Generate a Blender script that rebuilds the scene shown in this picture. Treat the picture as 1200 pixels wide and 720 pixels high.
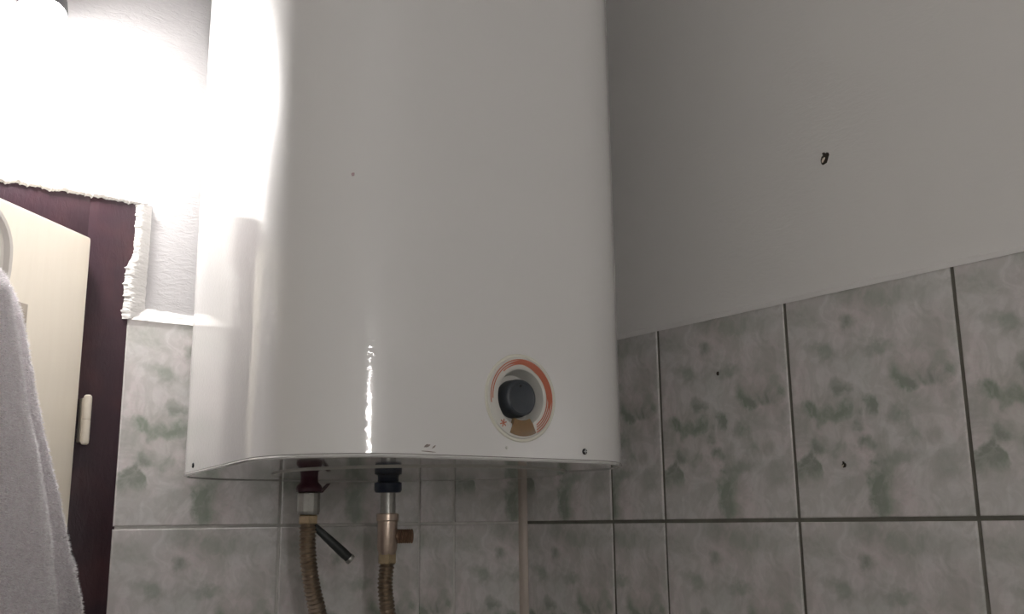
import bpy, bmesh, math, random
from mathutils import Vector, Matrix, noise

# ------------------------------------------------------------------ clear
for o in list(bpy.data.objects):
    bpy.data.objects.remove(o, do_unlink=True)
scene = bpy.context.scene
COL = scene.collection
random.seed(7)
EYE = 1.65                       # eye height: the tile joint runs level with the lens

# ------------------------------------------------------------------ camera
cam_d = bpy.data.cameras.new('camera')
cam_d.sensor_width = 36.0
cam_d.lens = 36.0 * 1165.2 / 1200.0
cam_d.clip_start = 0.02
cam = bpy.data.objects.new('camera', cam_d)
COL.objects.link(cam)
_R = Vector((0.80038384, -0.59938096, -0.01132179))
_U = Vector((-0.11716943, -0.17492802, 0.97758453))
_F = Vector((0.58792605, 0.78111629, 0.21023869))
_m = Matrix((( _R.x, _U.x, -_F.x), (_R.y, _U.y, -_F.y), (_R.z, _U.z, -_F.z))).to_4x4()
_m.translation = Vector((-0.90376903, -1.1788014, EYE + 0.00284))
cam.matrix_world = _m
scene.camera = cam

# ------------------------------------------------------------------ world, exposure
world = bpy.data.worlds.new('world')
scene.world = world
world.use_nodes = True
world.node_tree.nodes['Background'].inputs[0].default_value = (0.5, 0.52, 0.55, 1)
world.node_tree.nodes['Background'].inputs[1].default_value = 0.02
scene.view_settings.view_transform = 'Standard'
scene.view_settings.look = 'None'
scene.view_settings.gamma = 1.0
scene.view_settings.use_curve_mapping = False
scene.view_settings.exposure = 0.22
scene.cycles.max_bounces = 7
scene.cycles.diffuse_bounces = 4
scene.cycles.adaptive_threshold = 0.03
scene.cycles.glossy_bounces = 4
BULB_STRENGTH = 470.0
TUBE_STRENGTH = 66.0
BULB_COLOR = (1.0, 0.965, 0.945, 1)

# ------------------------------------------------------------------ material helpers
def new_mat(name):
    m = bpy.data.materials.new(name)
    m.use_nodes = True
    nt = m.node_tree
    return m, nt, nt.nodes['Principled BSDF']

def mnode(nt, op, a, b=None, c=None):
    n = nt.nodes.new('ShaderNodeMath')
    n.operation = op
    for i, v in enumerate((a, b, c)):
        if v is None:
            continue
        if isinstance(v, (int, float)):
            n.inputs[i].default_value = v
        else:
            nt.links.new(v, n.inputs[i])
    return n.outputs[0]

def mixc(nt, fac, a, b):
    n = nt.nodes.new('ShaderNodeMix')
    n.data_type = 'RGBA'
    if isinstance(fac, (int, float)):
        n.inputs[0].default_value = fac
    else:
        nt.links.new(fac, n.inputs[0])
    for i, v in ((6, a), (7, b)):
        if isinstance(v, tuple):
            n.inputs[i].default_value = v if len(v) == 4 else v + (1,)
        else:
            nt.links.new(v, n.inputs[i])
    return n.outputs[2]

def noise_node(nt, vec, scale, detail=3, rough=0.55, dist=0.0):
    n = nt.nodes.new('ShaderNodeTexNoise')
    n.inputs['Scale'].default_value = scale
    n.inputs['Detail'].default_value = detail
    n.inputs['Roughness'].default_value = rough
    n.inputs['Distortion'].default_value = dist
    if vec is not None:
        nt.links.new(vec, n.inputs['Vector'])
    return n

def coord(nt, kind='Object', scale=None):
    t = nt.nodes.new('ShaderNodeTexCoord')
    out = t.outputs[kind]
    if scale:
        mp = nt.nodes.new('ShaderNodeMapping')
        mp.inputs['Scale'].default_value = scale
        nt.links.new(out, mp.inputs['Vector'])
        out = mp.outputs[0]
    return out

def remap(nt, v, a, b, c=0.0, d=1.0, smooth=True):
    n = nt.nodes.new('ShaderNodeMapRange')
    n.interpolation_type = 'SMOOTHSTEP' if smooth else 'LINEAR'
    nt.links.new(v, n.inputs[0])
    for i, x in ((1, a), (2, b), (3, c), (4, d)):
        n.inputs[i].default_value = x
    return n.outputs[0]

def bump(nt, bsdf, height, strength, dist=0.002, key='Normal'):
    b = nt.nodes.new('ShaderNodeBump')
    b.inputs['Strength'].default_value = strength
    b.inputs['Distance'].default_value = dist
    nt.links.new(height, b.inputs['Height'])
    nt.links.new(b.outputs[0], bsdf.inputs[key])
    return b

def simple(name, col, rough=0.5, metal=0.0, var=0.06, nscale=40.0, bstr=0.0, bdist=0.001,
           bscale=None, coat=0.0, spec=0.5):
    """a plain surface with a little procedural unevenness"""
    m, nt, b = new_mat(name)
    v = coord(nt)
    n = noise_node(nt, v, nscale, 4)
    hi = tuple(min(1.0, c * (1 + var)) for c in col)
    lo = tuple(c * (1 - var) for c in col)
    nt.links.new(mixc(nt, n.outputs[0], lo, hi), b.inputs['Base Color'])
    b.inputs['Roughness'].default_value = rough
    b.inputs['Metallic'].default_value = metal
    b.inputs['Coat Weight'].default_value = coat
    b.inputs['Coat Roughness'].default_value = 0.05
    b.inputs['Specular IOR Level'].default_value = spec
    if bstr:
        n2 = noise_node(nt, v, bscale or nscale * 4, 4)
        bump(nt, b, n2.outputs[0], bstr, bdist)
    return m

# ---- printed marble tile: the same print on every tile, from the tile's own UVs
def tile_material():
    m, nt, b = new_mat('printed_tile_glaze')
    uvn = nt.nodes.new('ShaderNodeTexCoord')
    uv = uvn.outputs['UV']
    wn = noise_node(nt, uv, 8.0, 5, 0.6)
    sub = nt.nodes.new('ShaderNodeVectorMath'); sub.operation = 'SUBTRACT'
    nt.links.new(wn.outputs['Color'], sub.inputs[0]); sub.inputs[1].default_value = (0.5, 0.5, 0.5)
    sc = nt.nodes.new('ShaderNodeVectorMath'); sc.operation = 'MULTIPLY'
    nt.links.new(sub.outputs[0], sc.inputs[0]); sc.inputs[1].default_value = (0.17, 0.15, 0.0)
    ad = nt.nodes.new('ShaderNodeVectorMath'); ad.operation = 'ADD'
    nt.links.new(uv, ad.inputs[0]); nt.links.new(sc.outputs[0], ad.inputs[1])
    wuv = ad.outputs[0]
    blobs = [(.39, .83, .045, .05, .7), (.25, .72, .07, .05, .6), (.16, .74, .07, .03, .35), (.60, .695, .11, .035, .6),
             (.31, .57, .055, .04, .8), (.38, .55, .04, .03, .6), (.11, .475, .07, .04, .75), (.22, .44, .08, .045, .5), (.33, .465, .08, .045, .65),
             (.50, .46, .035, .05, .8), (.42, .40, .05, .04, .6), (.46, .30, .06, .035, .85), (.56, .33, .06, .035, .5), (.65, .40, .075, .045, .6), (.72, .33, .05, .04, .45),
             (.16, .32, .075, .045, .6), (.27, .29, .06, .04, .5), (.87, .21, .09, .06, .45), (.68, .25, .10, .04, .5), (.84, .33, .06, .04, .4),
             (.06, .90, .13, .06, .3), (.75, .91, .24, .06, .35), (.93, .46, .05, .07, .4), (.45, .95, .12, .04, .3), (.35, .12, .12, .05, .25)]
    total = None
    for (u, v, ru, rv, s) in blobs:
        s1 = nt.nodes.new('ShaderNodeVectorMath'); s1.operation = 'SUBTRACT'
        nt.links.new(wuv, s1.inputs[0]); s1.inputs[1].default_value = (u, v, 0)
        s2 = nt.nodes.new('ShaderNodeVectorMath'); s2.operation = 'MULTIPLY'
        nt.links.new(s1.outputs[0], s2.inputs[0]); s2.inputs[1].default_value = (1 / ru, 1 / rv, 0)
        ln = nt.nodes.new('ShaderNodeVectorMath'); ln.operation = 'LENGTH'
        nt.links.new(s2.outputs[0], ln.inputs[0])
        r = remap(nt, ln.outputs['Value'], 0.30, 1.35, s, 0.0)
        total = r if total is None else mnode(nt, 'ADD', total, r)
    # patches crisp on one side and fading to the other
    for (u, v, ru, rv, s, dx, dy) in ((.79, .60, .20, .105, 1.0, .3, -1.0), (.085, .19, .085, .10, 1.15, .1, 1.0), (.56, .13, .12, .17, .9, -1.0, .35),
                                      (.30, .40, .30, .16, .35, -.5, .6)):
        s1 = nt.nodes.new('ShaderNodeVectorMath'); s1.operation = 'SUBTRACT'
        nt.links.new(wuv, s1.inputs[0]); s1.inputs[1].default_value = (u, v, 0)
        s2 = nt.nodes.new('ShaderNodeVectorMath'); s2.operation = 'MULTIPLY'
        nt.links.new(s1.outputs[0], s2.inputs[0]); s2.inputs[1].default_value = (1 / ru, 1 / rv, 0)
        ln = nt.nodes.new('ShaderNodeVectorMath'); ln.operation = 'LENGTH'
        nt.links.new(s2.outputs[0], ln.inputs[0])
        dt = nt.nodes.new('ShaderNodeVectorMath'); dt.operation = 'DOT_PRODUCT'
        nt.links.new(s2.outputs[0], dt.inputs[0]); dt.inputs[1].default_value = (dx, dy, 0)
        r = mnode(nt, 'MULTIPLY', remap(nt, ln.outputs['Value'], 0.72, 1.12, s, 0.0), remap(nt, dt.outputs['Value'], -0.9, 0.7, 0.05, 1.0))
        total = mnode(nt, 'ADD', total, r)
    fine = noise_node(nt, uv, 11.0, 3, 0.55, 0.8)
    cloud = noise_node(nt, uv, 3.2, 4, 0.6, 0.6)
    dens = mnode(nt, 'MULTIPLY', total, remap(nt, fine.outputs[0], 0.30, 0.66, 0.55, 1.15))
    dens = mnode(nt, 'ADD', dens, remap(nt, cloud.outputs[0], 0.45, 0.7, 0.0, 0.42))
    dens = mnode(nt, 'MINIMUM', dens, 1.0)
    pk = noise_node(nt, uv, 2.6, 3, 0.5)
    pk.noise_dimensions = '3D'
    base = mixc(nt, remap(nt, pk.outputs[0], 0.35, 0.65), (0.66, 0.65, 0.64), (0.70, 0.63, 0.635))
    vein = noise_node(nt, uv, 5.0, 6, 0.7, 1.2)
    vf = mnode(nt, 'ABSOLUTE', mnode(nt, 'SUBTRACT', vein.outputs[0], 0.5))
    base = mixc(nt, remap(nt, vf, 0.0, 0.035, 0.4, 0.0), base, (0.73, 0.72, 0.695))
    green = mixc(nt, fine.outputs[0], (0.185, 0.24, 0.175), (0.29, 0.345, 0.275))
    mot = noise_node(nt, uv, 8.0, 5, 0.62, 1.6)
    base = mixc(nt, remap(nt, mot.outputs[0], 0.38, 0.62, 0.55, 0.0), base, (0.50, 0.485, 0.465))
    hue = noise_node(nt, uv, 4.0, 2)
    green = mixc(nt, remap(nt, hue.outputs[0], 0.4, 0.6, 0.0, 0.6), green, (0.29, 0.295, 0.27))
    col = mixc(nt, mnode(nt, 'MULTIPLY', dens, 0.86), base, green)
    nt.links.new(col, b.inputs['Base Color'])
    b.inputs['Roughness'].default_value = 0.16
    rel = noise_node(nt, uv, 9.0, 3, 0.5)
    hh = mnode(nt, 'ADD', rel.outputs[0], mnode(nt, 'MULTIPLY', dens, 0.25))
    bump(nt, b, hh, 0.12, 0.002)
    return m

def plaster_material(name, col, rough=0.75, strokes=0.25, sc=1.0):
    m, nt, b = new_mat(name)
    v = coord(nt)
    n1 = noise_node(nt, v, 5.0 * sc, 4)
    n2 = noise_node(nt, v, 60.0 * sc, 4, 0.6)
    n3 = noise_node(nt, coord(nt, 'Object', (30, 30, 95)), 1.5, 4, 0.6, 1.5)
    lo = tuple(c * 0.965 for c in col); hi = tuple(min(1, c * 1.03) for c in col)
    nt.links.new(mixc(nt, n1.outputs[0], lo, hi), b.inputs['Base Color'])
    b.inputs['Roughness'].default_value = rough
    h = mnode(nt, 'ADD', mnode(nt, 'MULTIPLY', n2.outputs[0], 0.5), n3.outputs[0])
    h = mnode(nt, 'ADD', h, mnode(nt, 'MULTIPLY', n1.outputs[0], 2.0))
    bump(nt, b, h, strokes, 0.004)
    return m

M = {}
M['tile'] = tile_material()
M['grout_light'] = simple('grout_light', (0.60, 0.59, 0.56), 0.9, var=0.25, nscale=60, bstr=0.3)
M['grout_dark'] = simple('grout_dark', (0.155, 0.150, 0.125), 0.9, var=0.45, nscale=45, bstr=0.3)
M['plaster_left'] = plaster_material('plaster_brushed', (0.50, 0.49, 0.495), 0.75, 0.26)
M['plaster_right'] = plaster_material('plaster_painted', (0.80, 0.785, 0.765), 0.8, 0.10, 0.6)
M['plaster_raw'] = plaster_material('plaster_ragged', (0.70, 0.685, 0.665), 0.85, 0.6, 1.5)
M['ceiling'] = plaster_material('ceiling_paint', (0.78, 0.77, 0.76), 0.85, 0.1)
M['cream_trim'] = simple('cream_plastic', (0.46, 0.40, 0.35), 0.4, var=0.08)
M['floor'] = simple('floor_tile', (0.42, 0.40, 0.37), 0.35, var=0.2, nscale=9)
M['chip_dark'] = simple('broken_hole', (0.035, 0.026, 0.02), 0.95, var=0.5, nscale=400)
M['chip_pale'] = simple('exposed_plaster', (0.62, 0.55, 0.47), 0.95, var=0.3, nscale=300)

def enamel_material():
    m, nt, b = new_mat('white_enamel')
    v = coord(nt)
    n = noise_node(nt, v, 6, 3)
    nt.links.new(mixc(nt, n.outputs[0], (0.70, 0.692, 0.682), (0.73, 0.722, 0.712)), b.inputs['Base Color'])
    b.inputs['Roughness'].default_value = 0.45
    b.inputs['Coat Weight'].default_value = 1.0
    b.inputs['Coat IOR'].default_value = 1.55
    b.inputs['Coat Roughness'].default_value = 0.035
    pl = noise_node(nt, coord(nt, 'Object', (150, 150, 300)), 1.0, 2)
    big = noise_node(nt, v, 14, 2)
    h = mnode(nt, 'ADD', mnode(nt, 'MULTIPLY', pl.outputs[0], 0.60), mnode(nt, 'MULTIPLY', big.outputs[0], 0.5))
    bump(nt, b, h, 0.16, 0.002, 'Coat Normal')
    return m
M['enamel'] = enamel_material()
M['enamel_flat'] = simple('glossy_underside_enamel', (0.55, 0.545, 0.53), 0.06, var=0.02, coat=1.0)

def frame_paint():
    m, nt, b = new_mat('maroon_gloss_paint')
    v = coord(nt, 'Object', (26, 26, 7))
    n = noise_node(nt, v, 1.2, 5, 0.65, 0.8)
    n2 = noise_node(nt, coord(nt), 9, 3)
    c = mixc(nt, n.outputs[0], (0.015, 0.0070, 0.0125), (0.036, 0.0125, 0.0195))
    c = mixc(nt, remap(nt, n2.outputs[0], 0.46, 0.70, 0, 0.6), c, (0.075, 0.024, 0.025))
    nt.links.new(c, b.inputs['Base Color'])
    b.inputs['Roughness'].default_value = 0.42
    b.inputs['Specular IOR Level'].default_value = 0.32
    sm = noise_node(nt, coord(nt, 'Object', (40, 40, 14)), 2.2, 5, 0.7, 0.5)
    bump(nt, b, mnode(nt, 'ADD', n.outputs[0], sm.outputs[0]), 0.45, 0.002)
    return m
M['maroon'] = frame_paint()

def door_paint():
    m, nt, b = new_mat('cream_door_paint')
    v = coord(nt, 'Object', (60, 60, 5))
    n = noise_node(nt, v, 1.5, 4, 0.6)
    n2 = noise_node(nt, coord(nt), 3.5, 4)
    c = mixc(nt, n.outputs[0], (0.70, 0.64, 0.535), (0.76, 0.705, 0.605))
    c = mixc(nt, remap(nt, n2.outputs[0], 0.45, 0.75, 0, 0.55), c, (0.69, 0.60, 0.445))
    nt.links.new(c, b.inputs['Base Color'])
    b.inputs['Roughness'].default_value = 0.38
    bump(nt, b, n.outputs[0], 0.25, 0.001)
    return m
M['door'] = door_paint()
M['hinge'] = simple('cream_hinge_paint', (0.70, 0.645, 0.545), 0.4, var=0.12, nscale=90)
M['plate'] = simple('worn_beige_plate', (0.40, 0.35, 0.29), 0.5, var=0.2, nscale=120)
M['hookplastic'] = simple('pale_plastic', (0.56, 0.53, 0.49), 0.3, var=0.05)
M['towel'] = simple('grey_terry_base', (0.72, 0.67, 0.70), 1.0, var=0.25, nscale=160, bstr=0.8, bdist=0.003, bscale=420, spec=0.1)
M['pile'] = simple('grey_terry_pile', (0.88, 0.83, 0.855), 1.0, var=0.22, nscale=200, spec=0.1)
M['chrome'] = simple('dull_chrome', (0.40, 0.395, 0.375), 0.36, 1.0, var=0.2, nscale=160)
M['brass'] = simple('aged_brass', (0.50, 0.40, 0.26), 0.38, 1.0, var=0.25, nscale=150)
M['nickel'] = simple('copper_tinted_nickel', (0.52, 0.42, 0.35), 0.32, 1.0, var=0.2, nscale=130)
M['steel_hose'] = simple('tarnished_steel_hose', (0.40, 0.335, 0.27), 0.45, 1.0, var=0.3, nscale=120)
M['rust'] = simple('rusty_thread', (0.24, 0.15, 0.10), 0.7, 0.6, var=0.35, nscale=220)
M['rubber'] = simple('black_rubber', (0.022, 0.026, 0.026), 0.45, var=0.2)
M['red'] = simple('dark_red_plastic', (0.065, 0.010, 0.022), 0.4, var=0.2)
M['blue'] = simple('dark_blue_plastic', (0.008, 0.018, 0.045), 0.4, var=0.2)
M['dial_white'] = simple('dial_white_plastic', (0.60, 0.59, 0.55), 0.5, var=0.04)
M['dial_clear'] = simple('yellowed_clear_rim', (0.66, 0.645, 0.56), 0.25, var=0.05, coat=0.5)
M['orange'] = simple('orange_print', (0.47, 0.14, 0.08), 0.4, var=0.06)
M['knob'] = simple('slate_knob', (0.045, 0.052, 0.062), 0.42, var=0.08)
M['amber'] = simple('brown_window', (0.20, 0.115, 0.045), 0.25, var=0.2, nscale=150, coat=0.5)
M['screw_dark'] = simple('dark_screw', (0.03, 0.03, 0.035), 0.35, 0.7, var=0.2)
M['screw_zinc'] = simple('zinc_screw', (0.55, 0.55, 0.55), 0.3, 1.0, var=0.2)
M['seam'] = simple('grimy_seam', (0.16, 0.14, 0.125), 0.8, var=0.4, nscale=50)
M['scuff'] = simple('scuffed_enamel', (0.26, 0.22, 0.20), 0.8, var=0.5, nscale=260)
M['speck'] = simple('pinkish_speck', (0.52, 0.38, 0.41), 0.7, var=0.1)
M['lamp_body'] = simple('white_lamp_plastic', (0.60, 0.59, 0.60), 0.4, var=0.04)
M['socket'] = simple('dark_grey_socket', (0.10, 0.10, 0.105), 0.45, var=0.1)
M['hall'] = simple('hall_plaster', (0.35, 0.33, 0.31), 0.9, var=0.05)
def bulb_material(name='lit_bulb', strength=BULB_STRENGTH):
    m, nt, b = new_mat(name)
    n = noise_node(nt, coord(nt), 8, 2)
    b.inputs['Base Color'].default_value = (0.9, 0.9, 0.9, 1)
    b.inputs['Emission Color'].default_value = BULB_COLOR
    nt.links.new(remap(nt, n.outputs[0], 0, 1, strength * 0.97, strength * 1.03), b.inputs['Emission Strength'])
    return m
M['bulb'] = bulb_material()
M['tube'] = bulb_material('lit_tube', TUBE_STRENGTH)

# ------------------------------------------------------------------ mesh helpers
def link(name, me, mat, parent=None, loc=None, rotz=None):
    o = bpy.data.objects.new(name, me)
    COL.objects.link(o)
    if mat is not None and not me.materials:
        me.materials.append(mat)
    if parent is not None:
        o.parent = parent
    if loc is not None:
        o.location = loc
    if rotz is not None:
        o.rotation_euler = (0, 0, rotz)
    return o

def obj(name, bm, mat, parent=None, smooth=False, loc=None, rotz=None):
    me = bpy.data.meshes.new(name)
    bmesh.ops.recalc_face_normals(bm, faces=bm.faces[:])
    bm.to_mesh(me)
    bm.free()
    if smooth:
        me.polygons.foreach_set('use_smooth', [True] * len(me.polygons))
        me.set_sharp_from_angle(angle=math.radians(40))
    return link(name, me, mat, parent, loc, rotz)

def empty(name, loc, rotz=0.0):
    o = bpy.data.objects.new(name, None)
    o.empty_display_size = 0.05
    COL.objects.link(o)
    o.location = loc
    o.rotation_euler = (0, 0, rotz)
    return o

def tag(o, label=None, cat=None, kind=None, group=None):
    if label: o['label'] = label
    if cat: o['category'] = cat
    if kind: o['kind'] = kind
    if group: o['group'] = group
    return o

def add_box(bm, x0, x1, y0, y1, z0, z1, bev=0.0):
    vs = [bm.verts.new(p) for p in ((x0, y0, z0), (x1, y0, z0), (x1, y1, z0), (x0, y1, z0),
                                    (x0, y0, z1), (x1, y0, z1), (x1, y1, z1), (x0, y1, z1))]
    fs = [bm.faces.new([vs[i] for i in f]) for f in
          ((0, 3, 2, 1), (4, 5, 6, 7), (0, 1, 5, 4), (1, 2, 6, 5), (2, 3, 7, 6), (3, 0, 4, 7))]
    if bev > 0:
        es = set(e for f in fs for e in f.edges)
        bmesh.ops.bevel(bm, geom=list(es), offset=bev, segments=2, affect='EDGES', profile=0.6)

def frame_of(t):
    t = t.normalized()
    a = Vector((0, 0, 1)) if abs(t.z) < 0.9 else Vector((1, 0, 0))
    u = t.cross(a).normalized()
    return u, t.cross(u).normalized()

def add_lathe(bm, prof, seg=24, base=Vector((0, 0, 0)), axis=Vector((0, 0, 1)), cap=True):
    """prof: list of (radius, distance along axis)"""
    u, v = frame_of(axis)
    a = axis.normalized()
    rings = []
    for r, h in prof:
        if r < 1e-6:
            rings.append([bm.verts.new(base + a * h)])
        else:
            rings.append([bm.verts.new(base + a * h + (u * math.cos(2 * math.pi * k / seg) + v * math.sin(2 * math.pi * k / seg)) * r)
                          for k in range(seg)])
    for r0, r1 in zip(rings, rings[1:]):
        for k in range(seg):
            k2 = (k + 1) % seg
            if len(r0) == 1 and len(r1) == 1:
                continue
            if len(r0) == 1:
                bm.faces.new((r0[0], r1[k], r1[k2]))
            elif len(r1) == 1:
                bm.faces.new((r0[k], r1[0], r0[k2]))
            else:
                bm.faces.new((r0[k], r1[k], r1[k2], r0[k2]))
    if cap:
        for r in (rings[0], rings[-1]):
            if len(r) > 2:
                bm.faces.new(r)

def add_sweep(bm, pts, radii, seg=14, cap=True):
    u = None
    rings = []
    for i, p in enumerate(pts):
        t = (pts[min(i + 1, len(pts) - 1)] - pts[max(i - 1, 0)]).normalized()
        if u is None:
            u, v = frame_of(t)
        else:
            u = (u - t * u.dot(t)).normalized()
            v = t.cross(u).normalized()
        rings.append([bm.verts.new(p + (u * math.cos(2 * math.pi * k / seg) + v * math.sin(2 * math.pi * k / seg)) * radii[i])
                      for k in range(seg)])
    for r0, r1 in zip(rings, rings[1:]):
        for k in range(seg):
            k2 = (k + 1) % seg
            bm.faces.new((r0[k], r1[k], r1[k2], r0[k2]))
    if cap:
        bm.faces.new(rings[0]); bm.faces.new(rings[-1])

def catmull(pts, n):
    pts = [Vector(p) for p in pts]
    P = [pts[0] * 2 - pts[1]] + pts + [pts[-1] * 2 - pts[-2]]
    out = []
    segs = len(pts) - 1
    for i in range(n + 1):
        f = i / n * segs
        k = min(int(f), segs - 1)
        t = f - k
        p0, p1, p2, p3 = P[k:k + 4]
        out.append(0.5 * ((2 * p1) + (p2 - p0) * t + (2 * p0 - 5 * p1 + 4 * p2 - p3) * t * t + (3 * p1 - p0 - 3 * p2 + p3) * t ** 3))
    return out

def fbm(x, y=0.0, z=0.0, o=4):
    return noise.fractal(Vector((x, y, z)), 1.0, 2.0, o)

def interp(tab, x):
    if x >= tab[0][0]: 
        return tab[0][1]
    for (a, va), (b, vb) in zip(tab, tab[1:]):
        if a >= x >= b:
            return va + (vb - va) * (a - x) / (a - b)
    return tab[-1][1]

# ================================================================== SETTING
RX0, RY0, CEIL = -1.95, -2.35, 2.75        # room: x RX0..0, y RY0..0
FR_R, FR_L, FR_T = -0.578, -1.385, EYE + 0.380   # door frame outer edges
TILE_TOP = EYE + 0.2423

bm = bmesh.new(); add_box(bm, RX0 - .1, .1, RY0 - .1, .1, -.1, 0)
tag(obj('floor', bm, M['floor']), kind='structure')
bm = bmesh.new(); add_box(bm, RX0 - .1, .1, RY0 - .1, .1, CEIL, CEIL + .1)
tag(obj('ceiling', bm, M['ceiling']), kind='structure')

# left wall: three masonry pieces round the door opening, plaster face at y = 0.010
bm = bmesh.new()
add_box(bm, FR_R, .1, .010, .16, 0, CEIL)
add_box(bm, FR_L, FR_R, .010, .16, FR_T, CEIL)
add_box(bm, RX0 - .1, FR_L, .010, .16, 0, CEIL)
bmesh.ops.remove_doubles(bm, verts=bm.verts[:], dist=1e-5)
wall_left = tag(obj('wall_left', bm, M['plaster_left']), kind='structure')
bm = bmesh.new(); add_box(bm, .006, .15, RY0 - .1, .010, 0, CEIL)
wall_right = tag(obj('wall_right', bm, M['plaster_right']), kind='structure')

def dado_wall(name):
    m, nt, b = new_mat(name)
    pos = nt.nodes.new('ShaderNodeNewGeometry').outputs['Position']
    sx = nt.nodes.new('ShaderNodeSeparateXYZ'); nt.links.new(pos, sx.inputs[0])
    n = noise_node(nt, pos, 9, 4)
    tile = mixc(nt, n.outputs[0], (0.54, 0.56, 0.52), (0.66, 0.64, 0.61))
    f = mnode(nt, 'GREATER_THAN', sx.outputs[2], TILE_TOP)
    nt.links.new(mixc(nt, f, tile, (0.80, 0.785, 0.765)), b.inputs['Base Color'])
    nt.links.new(remap(nt, f, 0, 1, 0.2, 0.8), b.inputs['Roughness'])
    return m
M['dado'] = dado_wall('plaster_over_tiles')
bm = bmesh.new(); add_box(bm, RX0 - .1, .1, RY0 - .15, RY0, 0, CEIL)
tag(obj('wall_back', bm, M['dado']), kind='structure')
bm = bmesh.new(); add_box(bm, RX0 - .15, RX0, RY0 - .1, .1, 0, CEIL)
tag(obj('wall_side', bm, M['dado']), kind='structure')
# passage behind the open door
bm = bmesh.new()
add_box(bm, RX0 - .1, .1, 1.3, 1.4, 0, CEIL)
tag(obj('wall_passage', bm, M['hall']), kind='structure')

# ---- tiles, every one an object; a shared mesh for every cut size
def tile_mesh(w, h, u0, u1, v0, v1):
    c, d = 0.0014, 0.0075
    me = bpy.data.meshes.new('tile')
    bm = bmesh.new()
    uvl = bm.loops.layers.uv.new('UVMap')
    def ring(ins, y):
        return [bm.verts.new(p) for p in ((ins, y, ins), (w - ins, y, ins), (w - ins, y, h - ins), (ins, y, h - ins))]
    back = ring(0, d); side = ring(0, c * 0.8); mid = ring(c * .35, c * .2); front = ring(c, 0)
    bm.faces.new(front)
    for a, b in ((front, mid), (mid, side), (side, back)):
        for k in range(4):
            bm.faces.new((a[k], b[k], b[(k + 1) % 4], a[(k + 1) % 4]))
    bmesh.ops.recalc_face_normals(bm, faces=bm.faces[:])
    for f in bm.faces:
        for l in f.loops:
            l[uvl].uv = (u0 + (u1 - u0) * l.vert.co.x / w, v0 + (v1 - v0) * l.vert.co.z / h)
    bm.to_mesh(me); bm.free()
    me.materials.append(M['tile'])
    return me
_tm = {}
def put_tile(parent, origin, rotz, a, b, z0, z1, gap, u0=0., u1=1., v0=0., v1=1.):
    key = (round(b - a, 4), round(z1 - z0, 4), gap, u0, u1, v0, v1)
    if key not in _tm:
        _tm[key] = tile_mesh(b - a - gap, z1 - z0 - gap, u0, u1, v0, v1)
    r = Vector((math.cos(rotz), math.sin(rotz), 0))
    n = Vector((math.sin(rotz), -math.cos(rotz), 0))
    jit = random.uniform(-.0004, .0004)
    p = Vector(origin) + r * (a + gap / 2) + Vector((0, 0, z0 + gap / 2)) + n * jit
    o = link('tile', _tm[key], None, parent)
    o.location = p
    o.rotation_euler = (random.uniform(-.0012, .0012), random.uniform(-.0008, .0008), rotz + random.uniform(-.0012, .0012))
    return o
rows = [(EYE, TILE_TOP)] + [(EYE - .2475 * (k + 1), EYE - .2475 * k) for k in range(6)]
rows.append((0.0, rows[-1][0]))
# left wall (r = +x): columns right of the door frame
cols_l = [(-.580, -.3795, 0, 1), (-.3795, -.1775, 0, 1), (-.1775, -.1205, .69, 1.), (-.1205, -.004, 0., .58)]
for ri, (z0, z1) in enumerate(rows):
    v0, v1 = (0., .98) if ri == 0 else ((.33, 1.) if ri == len(rows) - 1 else (0., 1.))
    for (a, b, u0, u1) in cols_l:
        put_tile(wall_left, (0, 0, 0), 0.0, a, b, z0, z1, .0032, u0, u1, v0, v1)
    # right wall (r = -y)
    y = [0.004, .1915, .2870]
    while y[-1] < -RY0 - .2:
        y.append(y[-1] + .2)
    y.append(-RY0)
    for k in range(len(y) - 1):
        uu = (.06, 1.) if k == 0 else ((.52, 1.0) if k == 1 else (0., 1.))
        put_tile(wall_right, (0, 0, 0), -math.pi / 2, y[k], y[k + 1], z0, z1, .0042, *uu, v0, v1)
# grout beds behind the tiles
bm = bmesh.new(); add_box(bm, -.5785, -.001, .0022, .012, 0, TILE_TOP - .001)
obj('grout', bm, M['grout_light'], wall_left)
bm = bmesh.new(); add_box(bm, .0022, .012, RY0, .002, 0, TILE_TOP - .001)
obj('grout', bm, M['grout_dark'], wall_right)

# mortar fillets along the top of the tiles (a rough sloping bead)
def fillet(parent, along, length, depth, height, rough, mat, seed):
    bm = bmesh.new()
    N = max(12, int(length / .006)); K = 5
    g = []
    for i in range(N + 1):
        s = length * i / N
        row = []
        for j in range(K + 1):
            t = j / K
            d = depth * (t ** 0.8) + fbm(s * 60 + seed, t * 3, 1.3) * rough
            h = height * (1 + .45 * fbm(s * 14 + seed, 3.1, 0)) * t + fbm(s * 90 + seed, t * 4, 7.7) * rough * .7
            if j == 0:
                h = -.003 + fbm(s * 40, seed, 4) * rough * .6; d = -.0011
            if j == K:
                d = depth + .002
            row.append(bm.verts.new(along(s, d, h)))
        g.append(row)
    for i in range(N):
        for j in range(K):
            bm.faces.new((g[i][j], g[i + 1][j], g[i + 1][j + 1], g[i][j + 1]))
    o = obj('mortar_bead', bm, mat, parent, True)
    o['label'] = 'rough white mortar bead along the top of the tiles'
    return o
fillet(wall_left, lambda s, d, h: Vector((FR_R + s, d, TILE_TOP - .001 + h)), -FR_R, .010, .013, .0016, M['plaster_raw'], 3.0)
fillet(wall_right, lambda s, d, h: Vector((d, -s, TILE_TOP - .001 + h)), -RY0, .006, .0055, .0006, M['plaster_right'], 9.0)

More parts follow.
